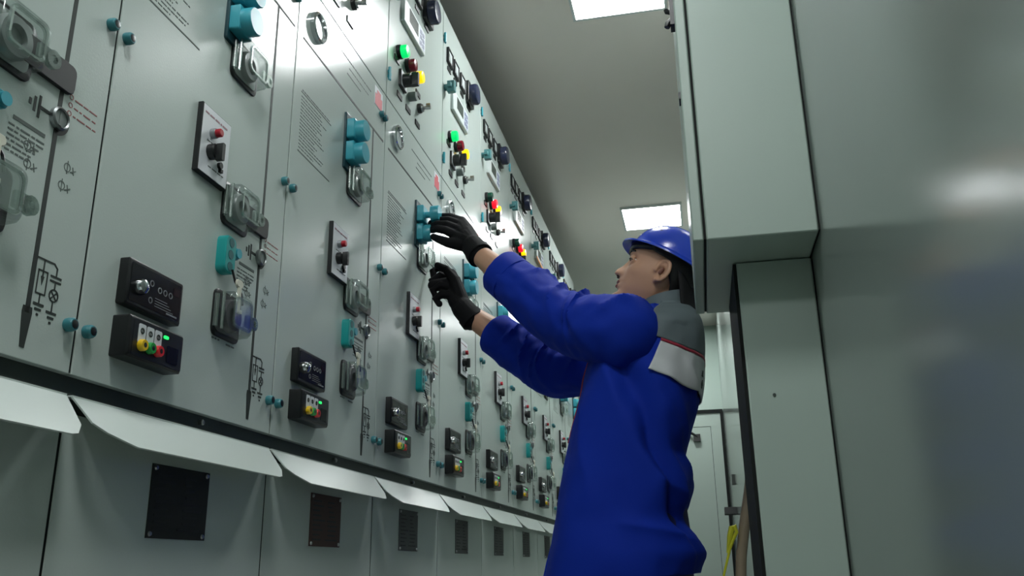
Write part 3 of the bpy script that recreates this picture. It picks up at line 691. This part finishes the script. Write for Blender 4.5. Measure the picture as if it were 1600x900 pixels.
# --- hard hat
def hat():
    rows = []; N = 56
    for i in range(15):
        t = i/14*PI/2; zz = 0.050+0.092*math.sin(t); cr = math.cos(t)**0.85 if i < 14 else 0.01
        row = []
        for k in range(N):
            a = 2*PI*k/N; rx = 0.124 if math.cos(a) < 0 else 0.112
            ridge = 1+0.012*gs(math.sin(a), 0.16)*(1-cr*0.2)
            row.append((-0.006+rx*cr*math.cos(a)*ridge, 0.099*cr*math.sin(a), zz*1.0+0.004*gs(math.sin(a)*cr,0.12)*(1-cr)))
        rows.append(row)
    m = MB().grid(rows, capend=True)
    # brim : lip all round, long peak in front
    def br(a, out, dz):
        rx = 0.124 if math.cos(a) < 0 else 0.112
        pk = smooth(0.25, 0.95, math.cos(a))
        o = out*(0.012+0.014*pk)
        return (-0.006+(rx+o)*math.cos(a), (0.099+out*(0.012+0.010*pk))*math.sin(a), 0.050-out*(0.006+0.003*pk)+dz)
    ang = [2*PI*k/N for k in range(N)]
    m.grid([[br(a,0,0.004) for a in ang],[br(a,0.6,0.002) for a in ang],[br(a,1,0.0015) for a in ang],[br(a,1,-0.003) for a in ang],[br(a,0.6,-0.002) for a in ang],[br(a,-0.05,-0.001) for a in ang]], capend=False)
    return m
def hatx(mb):
    T = Matrix.Translation((-0.010,0,0.043)) @ Matrix.Rotation(math.radians(-10), 4, 'Y') @ Matrix.Translation((-0.006,0,-0.056))
    mb.v = [tuple(T @ Vector(p)) for p in mb.v]; return hx(mb)
hat_o = hatx(hat()).obj('hard_hat', HAT, person)
hx(MB().grid([[(-0.006+(0.108 if math.cos(a)<0 else 0.1)*math.cos(a), 0.086*math.sin(a), z) for a in [2*PI*k/32 for k in range(32)]] for z in (0.030,0.052)], capend=False)).obj('headband', BLACKP, hat_o).modifiers.new('s','SOLIDIFY').thickness = 0.002
# black flap hanging from the rear of the hat down to the collar
fl = []
for i in range(13):
    t = i/12; z = 1.625-0.172*t; xb = 0.012+0.018*t+0.004*math.sin(t*5); row = []
    for k in range(17):
        q = -1+2*k/16; row.append((xb-0.040*abs(q)**2.2+0.003*math.sin(q*7+t*3), 2.25+0.078*q*(1-0.08*t), z))
    fl.append(row)
fo = MB().grid(fl, closed=False, capend=False).obj('neck_flap', mat('black_cloth',(12,12,14),0.8), hat_o); so = fo.modifiers.new('s','SOLIDIFY'); so.thickness = 0.004

# --- jacket torso
#        z      front    back    halfwidth
JT = [(0.800,-0.392,-0.025,0.225),(0.830,-0.386,-0.018,0.228),(0.868,-0.378,-0.006,0.228),(0.905,-0.370,-0.026,0.222),(0.944,-0.361,-0.048,0.216),(0.985,-0.352,-0.034,0.214),(1.031,-0.341,-0.020,0.212),
      (1.070,-0.333,-0.026,0.208),(1.102,-0.325,-0.034,0.204),(1.150,-0.312,-0.018,0.200),(1.237,-0.288,0.010,0.196),(1.300,-0.272,0.024,0.194),(1.345,-0.258,0.030,0.193),(1.390,-0.235,0.033,0.186),(1.425,-0.205,0.031,0.166),(1.455,-0.165,0.022,0.118),(1.475,-0.135,0.008,0.078),(1.483,-0.125,0.003,0.074)]
def jpoint(z, a, off=0.0):
    f, b, w_ = crom(JT, z); cx = (f+b)/2; rx = (b-f)/2
    ca, sa = math.cos(a), math.sin(a); e = 0.80
    x = rx*(abs(ca)**e)*(1 if ca > 0 else -1); y = w_*(abs(sa)**e)*(1 if sa > 0 else -1)
    # folds : a big diagonal drape from the near armpit to the rear hem, small pulls elsewhere
    d = 0.0
    th = (a+PI/2)                       # 0 at the side facing the camera (-y), + towards the back
    while th > PI: th -= 2*PI
    while th < -PI: th += 2*PI
    if z < 1.34:
        t = (1.34-z)/0.46
        line = -0.55+1.55*t**0.9
        s = th-line
        fade = smooth(0,0.12,t)*smooth(1.25,0.9,t)
        d += fade*(0.014*cr(s+0.06,0.30)-0.022*gs(s-0.15,0.14)+0.008*cr(s-0.45,0.18))
    for (th0, z0, th1, z1, amp, wd) in ((0.35,1.27,1.25,1.12,0.009,0.030),(0.50,1.20,1.35,1.06,0.008,0.026),(0.75,1.30,1.3,1.19,0.007,0.024),(0.2,0.93,1.2,0.90,0.008,0.024),(-0.9,1.22,-0.3,1.0,0.005,0.035),(0.55,1.03,1.3,0.985,0.007,0.022)):
        dx, dz = (th1-th0)*0.2, z1-z0; L = math.hypot(dx, dz); px, pz = (th-th0)*0.2, z-z0
        u_ = (px*dx+pz*dz)/L/L; q = abs(px*dz-pz*dx)/L
        d += 1.5*amp*cr(q, wd*1.1)*smooth(-0.25,0.1,u_)*smooth(1.25,0.9,u_)*smooth(1.36,1.30,z)
    nv = noise.noise(Vector((a*1.6, z*7, 3.1)))*0.006+noise.noise(Vector((a*4, z*16, 9.0)))*0.0025
    d += (nv if z < 1.40 else nv*0.4)+off
    n = Vector((ca/max(rx,0.01), sa/max(w_,0.01), 0)).normalized()
    return Vector((cx+x+n.x*d, 2.25+y+n.y*d, z))
def jrow(z, N=150, off=0.0): return [jpoint(z, 2*PI*k/N, off) for k in range(N)]
def jpoint_yoke(th, s, off): pass
# bands follow slanted lines : height of a seam as a function of angle (falls towards the middle of the back)
def seam_z(a, zside, zback):
    return zside+(zback-zside)*smooth(-0.4, 0.95, math.cos(a))
def back_strip(lo, hi, a0, a1, n, off=0.0, N=90, slant=0.0):
    """back part of the jacket: two edges a0..a1 (angles) between seam functions."""
    rows = []
    for i in range(n+1):
        t = i/n; row = []
        for k in range(N+1):
            q = k/N; a = a0+slant*(1-t)*(-1)*(1-2*q)*0.5*2+(a1-a0)*q
            row.append(jpoint(lo(a)*(1-t)+hi(a)*t, a, off))
        rows.append(row)
    return MB().grid(rows, closed=False, capend=False)
def torso_strip(lo, hi, n, N=150, off=0.0):
    """strip of the jacket between two seam functions lo(a), hi(a)."""
    rows = []
    for i in range(n+1):
        t = i/n; rows.append([jpoint(lo(a)*(1-t)+hi(a)*t, a, off) for a in [2*PI*k/N for k in range(N)]])
    return MB().grid(rows, capend=False)
bandlo = lambda a: seam_z(a, 1.302, 1.238); bandhi = lambda a: seam_z(a, 1.373, 1.325); piphi = lambda a: bandhi(a)+0.007
def shell():
    rows = []
    for i in range(151):
        row = []
        for k in range(150):
            a = 2*PI*k/150; z0 = 0.812+0.012*math.cos(a); z = z0+(1.480-z0)*i/150
            row.append(jpoint(z, a, -0.009*smooth(0.004, 0.016, z-bandlo(a))*smooth(math.cos(math.radians(74)), math.cos(math.radians(66)), math.cos(a))))
        rows.append(row)
    return MB().grid(rows, capend=False)
jk = shell().obj('jacket', BLUE, person); jk.modifiers.new('s','SOLIDIFY').thickness = 0.003
A0 = math.radians(-77); A1 = math.radians(66)
def panel_part(mb, name, m, label=None):
    o = mb.obj(name, m, jk); q = o.modifiers.new('s','SOLIDIFY'); q.thickness = 0.003; q.offset = 0.0
    if label: o['label'] = label
    return o
jb = panel_part(back_strip(bandlo, bandhi, A0, A1, 18, 0.0045, slant=0.12), 'back_band', BAND, 'light grey band across the back')
panel_part(back_strip(bandhi, piphi, A0, A1, 2, 0.0055), 'piping', PIPE, 'thin dark red piping above the band')
jy = panel_part(back_strip(piphi, lambda a: 1.482, A0-0.25, A1+0.25, 26, 0.0045), 'shoulder_yoke', YOKE, 'dark grey shoulder yoke')
# collar
cl = []
for z, fx, bx, hw in ((1.470,-0.128,0.010,0.080),(1.490,-0.124,0.012,0.076),(1.508,-0.122,0.016,0.074),(1.506,-0.116,0.011,0.069),(1.480,-0.112,0.004,0.066)):
    cl.append([((fx+bx)/2+(bx-fx)/2*math.cos(2*PI*k/40), 2.25+hw*math.sin(2*PI*k/40), z+0.012*math.cos(2*PI*k/40)) for k in range(40)])
MB().grid(cl, capend=False).obj('collar', YOKE, jk)
# front placket with red edge and buttons, side pocket
pk = MB(); P = [jpoint(0.815+0.0375*i*0.98, PI*0.985, 0.004) for i in range(16)]; pk.tube(P, 0.006, 8); pk.obj('front_placket', BLUE, jk)
pr = MB(); P = [jpoint(1.14+0.02*i, PI*1.03, 0.004) for i in range(13)]; pr.tube(P, 0.0025, 6); pr.obj('front_piping', PIPE, jk)
# logo marks on the band (illegible small emblem)
lg = MB()
def lgp(da, dz): return tuple(jpoint(1.285+dz, -0.36+da, 0.0068))
lg.tube([lgp(0,-0.004),lgp(0.03,0.010),lgp(0.06,-0.004)],0.0016,6); lg.tube([lgp(0.015,0.001),lgp(0.045,0.001)],0.0014,6)
lg.tube([lgp(0.02,-0.022),lgp(0.05,-0.012),lgp(0.075,-0.024),lgp(0.045,-0.032),lgp(0.02,-0.022)],0.0014,6)
lg.obj('emblem', INK, jb)

# --- sleeves
def sleeve(path, rads, seed, sgn, nfold):
    """path: points; loft with pull folds."""
    pts = [Vector(p) for p in path]; rows = []; N = 64; M_ = 90
    tabx = [(i, *p, r) for i, (p, r) in enumerate(zip(pts, rads))]
    L = len(pts)-1; up = None
    samples = [crom(tabx, L*i/M_) for i in range(M_+1)]
    for i in range(M_+1):
        p = Vector(samples[i][:3]); r = samples[i][3]
        t = (Vector(samples[min(i+1,M_)][:3])-Vector(samples[max(i-1,0)][:3])).normalized()
        if up is None: up = (Vector((0,0,1))-t*t.z).normalized()
        a = (up-t*up.dot(t)).normalized(); b = t.cross(a); up = a; s = i/M_
        row = []
        for k in range(N):
            q = 2*PI*k/N
            d = 0
            for (s0, q0, slope, amp, wd, qw) in nfold:
                dq = (q-q0+PI) % (2*PI)-PI
                d += 1.5*amp*cr(s-s0-slope*dq, wd*0.95)*gs(dq, qw)
            d += 0.005*noise.noise(Vector((math.cos(q)*2+seed, math.sin(q)*2, s*9)))+0.0035*noise.noise(Vector((math.cos(q)*3+seed, math.sin(q)*3, s*24)))
            d *= smooth(0,0.06,s)*0.9+0.1
            row.append(p+(a*math.cos(q)+b*math.sin(q))*(r+d))
        rows.append(row)
    return rows
def make_sleeve(path, rads, seed, folds, cuffr):
    folds = [(s0, -abs(q0)-0.35 if i % 3 else q0, sl, am, wd, qw) for i, (s0, q0, sl, am, wd, qw) in enumerate(folds)]
    rows = sleeve(path, rads, seed, 1, folds)
    o = MB().grid(rows, capend=False).obj('sleeve', BLUE, jk); o.modifiers.new('s','SOLIDIFY').thickness = 0.003
    # turned-back cuff
    e = Vector(path[-1]); d = (e-Vector(path[-2])).normalized(); a = Vector((0,0,1)); a = (a-d*a.dot(d)).normalized(); b = d.cross(a)
    cf = []
    for off, rr in ((-0.062,cuffr+0.006),(-0.060,cuffr+0.011),(-0.03,cuffr+0.0105),(-0.004,cuffr+0.010),(0.004,cuffr+0.006),(0.004,cuffr+0.001),(-0.03,cuffr-0.002)):
        cf.append([e+d*(off+0.006*math.sin(2*PI*k/48*2+seed))+(a*math.cos(2*PI*k/48)+b*math.sin(2*PI*k/48))*(rr+0.0025*noise.noise(Vector((k*0.35,off*30,seed)))) for k in range(48)])
    MB().grid(cf, capend=False).obj('cuff', BLUE, o)
FL = [(0.50,0.3,0.03,0.012,0.020,0.9),(0.56,0.0,-0.04,-0.012,0.020,0.8),(0.62,0.35,0.05,0.012,0.020,0.8),(0.69,0.2,-0.05,-0.010,0.018,0.8),(0.75,0.5,0.05,0.010,0.018,0.9),(0.83,0.3,-0.03,0.009,0.018,0.8),(0.30,0.2,0.06,0.009,0.03,0.8),(0.40,-0.1,-0.07,-0.009,0.025,0.8),(0.20,0.6,0.08,0.008,0.03,0.7),
      (0.45,1.4,0.08,0.008,0.03,0.7),(0.60,1.5,0.07,0.008,0.025,0.7),(0.55,-1.4,0.1,0.008,0.03,0.8),(0.35,-1.5,-0.1,0.008,0.03,0.8),(0.72,-1.3,0.1,0.007,0.03,0.8)]
make_sleeve([(-0.150,2.225,1.352),(-0.146,2.150,1.362),(-0.160,2.108,1.384),(-0.210,2.108,1.402),(-0.260,2.145,1.420),(-0.337,2.185,1.464),(-0.425,2.245,1.555),(-0.500,2.292,1.632)],
            [0.045,0.080,0.098,0.089,0.081,0.076,0.071,0.061], 1.0, FL, 0.058)
make_sleeve([(-0.070,2.375,1.370),(-0.160,2.415,1.385),(-0.290,2.45,1.382),(-0.390,2.47,1.390),(-0.450,2.475,1.425),(-0.520,2.47,1.472),(-0.572,2.465,1.512)],
            [0.070,0.088,0.082,0.080,0.076,0.068,0.056], 5.0, FL, 0.054)

# --- trousers and boots (below the frame)
tz = MB()
tz.grid([[(-0.165+a*math.cos(2*PI*k/36), 2.25+b*math.sin(2*PI*k/36), z) for k in range(36)] for z, a, b in ((0.78,0.13,0.185),(0.88,0.135,0.19),(1.0,0.125,0.17))])
for s in (1, -1): tz.chain([HIP[s]+Vector((0,0,-0.04)),KNEE[s],FOOT[s]+Vector((0.01,0,0.13))],[0.105,0.085,0.075],24)
remesh(tz, 'trousers', TROU, 0.008, person, 4)
for s in (1, -1):
    f = FOOT[s]; b = MB()
    b.chain([f+Vector((0.01,0,0.18)),f+Vector((0.012,0,0.09)),f+Vector((0.02,0,0.055))],[0.056,0.052,0.052],18)
    b.chain([f+Vector((0.03,0,0.050)),f+Vector((-0.08,0,0.050)),f+Vector((-0.16,0,0.045))],[0.048,0.050,0.043],18)
    b.box((f.x-0.205,f.y-0.05,0.0),(f.x+0.08,f.y+0.05,0.028))
    remesh(b, 'boot', BOOT, 0.005, person, 2)

# --- gloved hands : palm plus five separate fingers
def hand(wrist, kn, fingers, thumb, cuffdir, name, fill=False):
    g = MB()
    wv = Vector(wrist)
    rows = []
    kn = [Vector(k) for k in kn]
    for k in kn: g.chain([wv+(k-wv)*0.10, wv.lerp(k,0.6), k], [0.029,0.0255,0.0165], 14)
    g.chain([kn[0],kn[1],kn[2],kn[3]],[0.0155,0.0155,0.015,0.014],14)
    if fill: g.chain([wv, kn[1].lerp(kn[2],0.5), sum((Vector(f[1]) for f in fingers), Vector())/4],[0.028,0.030,0.017],16)
    for base, f in zip(kn, fingers):
        P = [base]+[Vector(p) for p in f]; g.chain(P, [0.0150,0.0132,0.0120,0.0105][:len(P)], 12)
    T = [wv.lerp(Vector(thumb[0]),0.25)]+[Vector(p) for p in thumb]; g.chain(T, [0.022,0.020,0.0155,0.0125,0.0105][:len(T)], 12)
    d = Vector(cuffdir).normalized()
    g.chain([wv+(-d)*0.0, wv-d*0.048],[0.034,0.0365],18)
    o = remesh(g, name, GLOVE, 0.0022, person, 3)
    # knitted wrist cuff
    a = d.orthogonal().normalized(); b = d.cross(a); c0 = wv-d*0.047; cf = []
    for off, rr in ((0.014,0.0355),(0.014,0.0378),(0.004,0.0385),(-0.010,0.0392),(-0.012,0.0375),(-0.006,0.034)):
        cf.append([c0+d*off+(a*math.cos(2*PI*k/32)+b*math.sin(2*PI*k/32))*rr for k in range(32)])
    MB().grid(cf, capend=False).obj('glove_cuff', GLOVE, o)
    return o
hand((-0.606,2.356,1.748),
     [(-0.652,2.405,1.848),(-0.648,2.388,1.828),(-0.648,2.372,1.806),(-0.654,2.360,1.784)],
     [[(-0.696,2.43,1.877),(-0.728,2.44,1.885),(-0.752,2.445,1.880)], [(-0.695,2.405,1.857),(-0.732,2.42,1.865),(-0.757,2.43,1.862)],
      [(-0.692,2.380,1.832),(-0.728,2.395,1.842),(-0.752,2.41,1.843)], [(-0.690,2.363,1.807),(-0.720,2.378,1.820),(-0.742,2.395,1.826)]],
     [(-0.643,2.350,1.754),(-0.680,2.350,1.763),(-0.714,2.368,1.783),(-0.734,2.384,1.798)], (-0.04,0.03,0.055), 'left_glove')
hand((-0.664,2.460,1.592),
     [(-0.709,2.497,1.715),(-0.697,2.482,1.688),(-0.693,2.464,1.659),(-0.697,2.450,1.632)],
     [[(-0.744,2.49,1.737),(-0.764,2.48,1.722),(-0.757,2.475,1.692)], [(-0.737,2.466,1.702),(-0.761,2.460,1.685),(-0.751,2.460,1.657)],
      [(-0.729,2.446,1.664),(-0.753,2.446,1.649),(-0.741,2.450,1.626)], [(-0.722,2.432,1.629),(-0.741,2.436,1.617),(-0.730,2.440,1.603)]],
     [(-0.675,2.452,1.635),(-0.687,2.445,1.680),(-0.711,2.440,1.712),(-0.740,2.450,1.730)], (-0.09,0.0,0.11), 'right_glove', True)

# print too small to pick apart singly
for o in bpy.data.objects:
    if o.name.split('.')[0] in ('printed_text', 'red_text', 'small_print', 'engraving', 'markings', 'mimic_diagram'): o['kind'] = 'stuff'
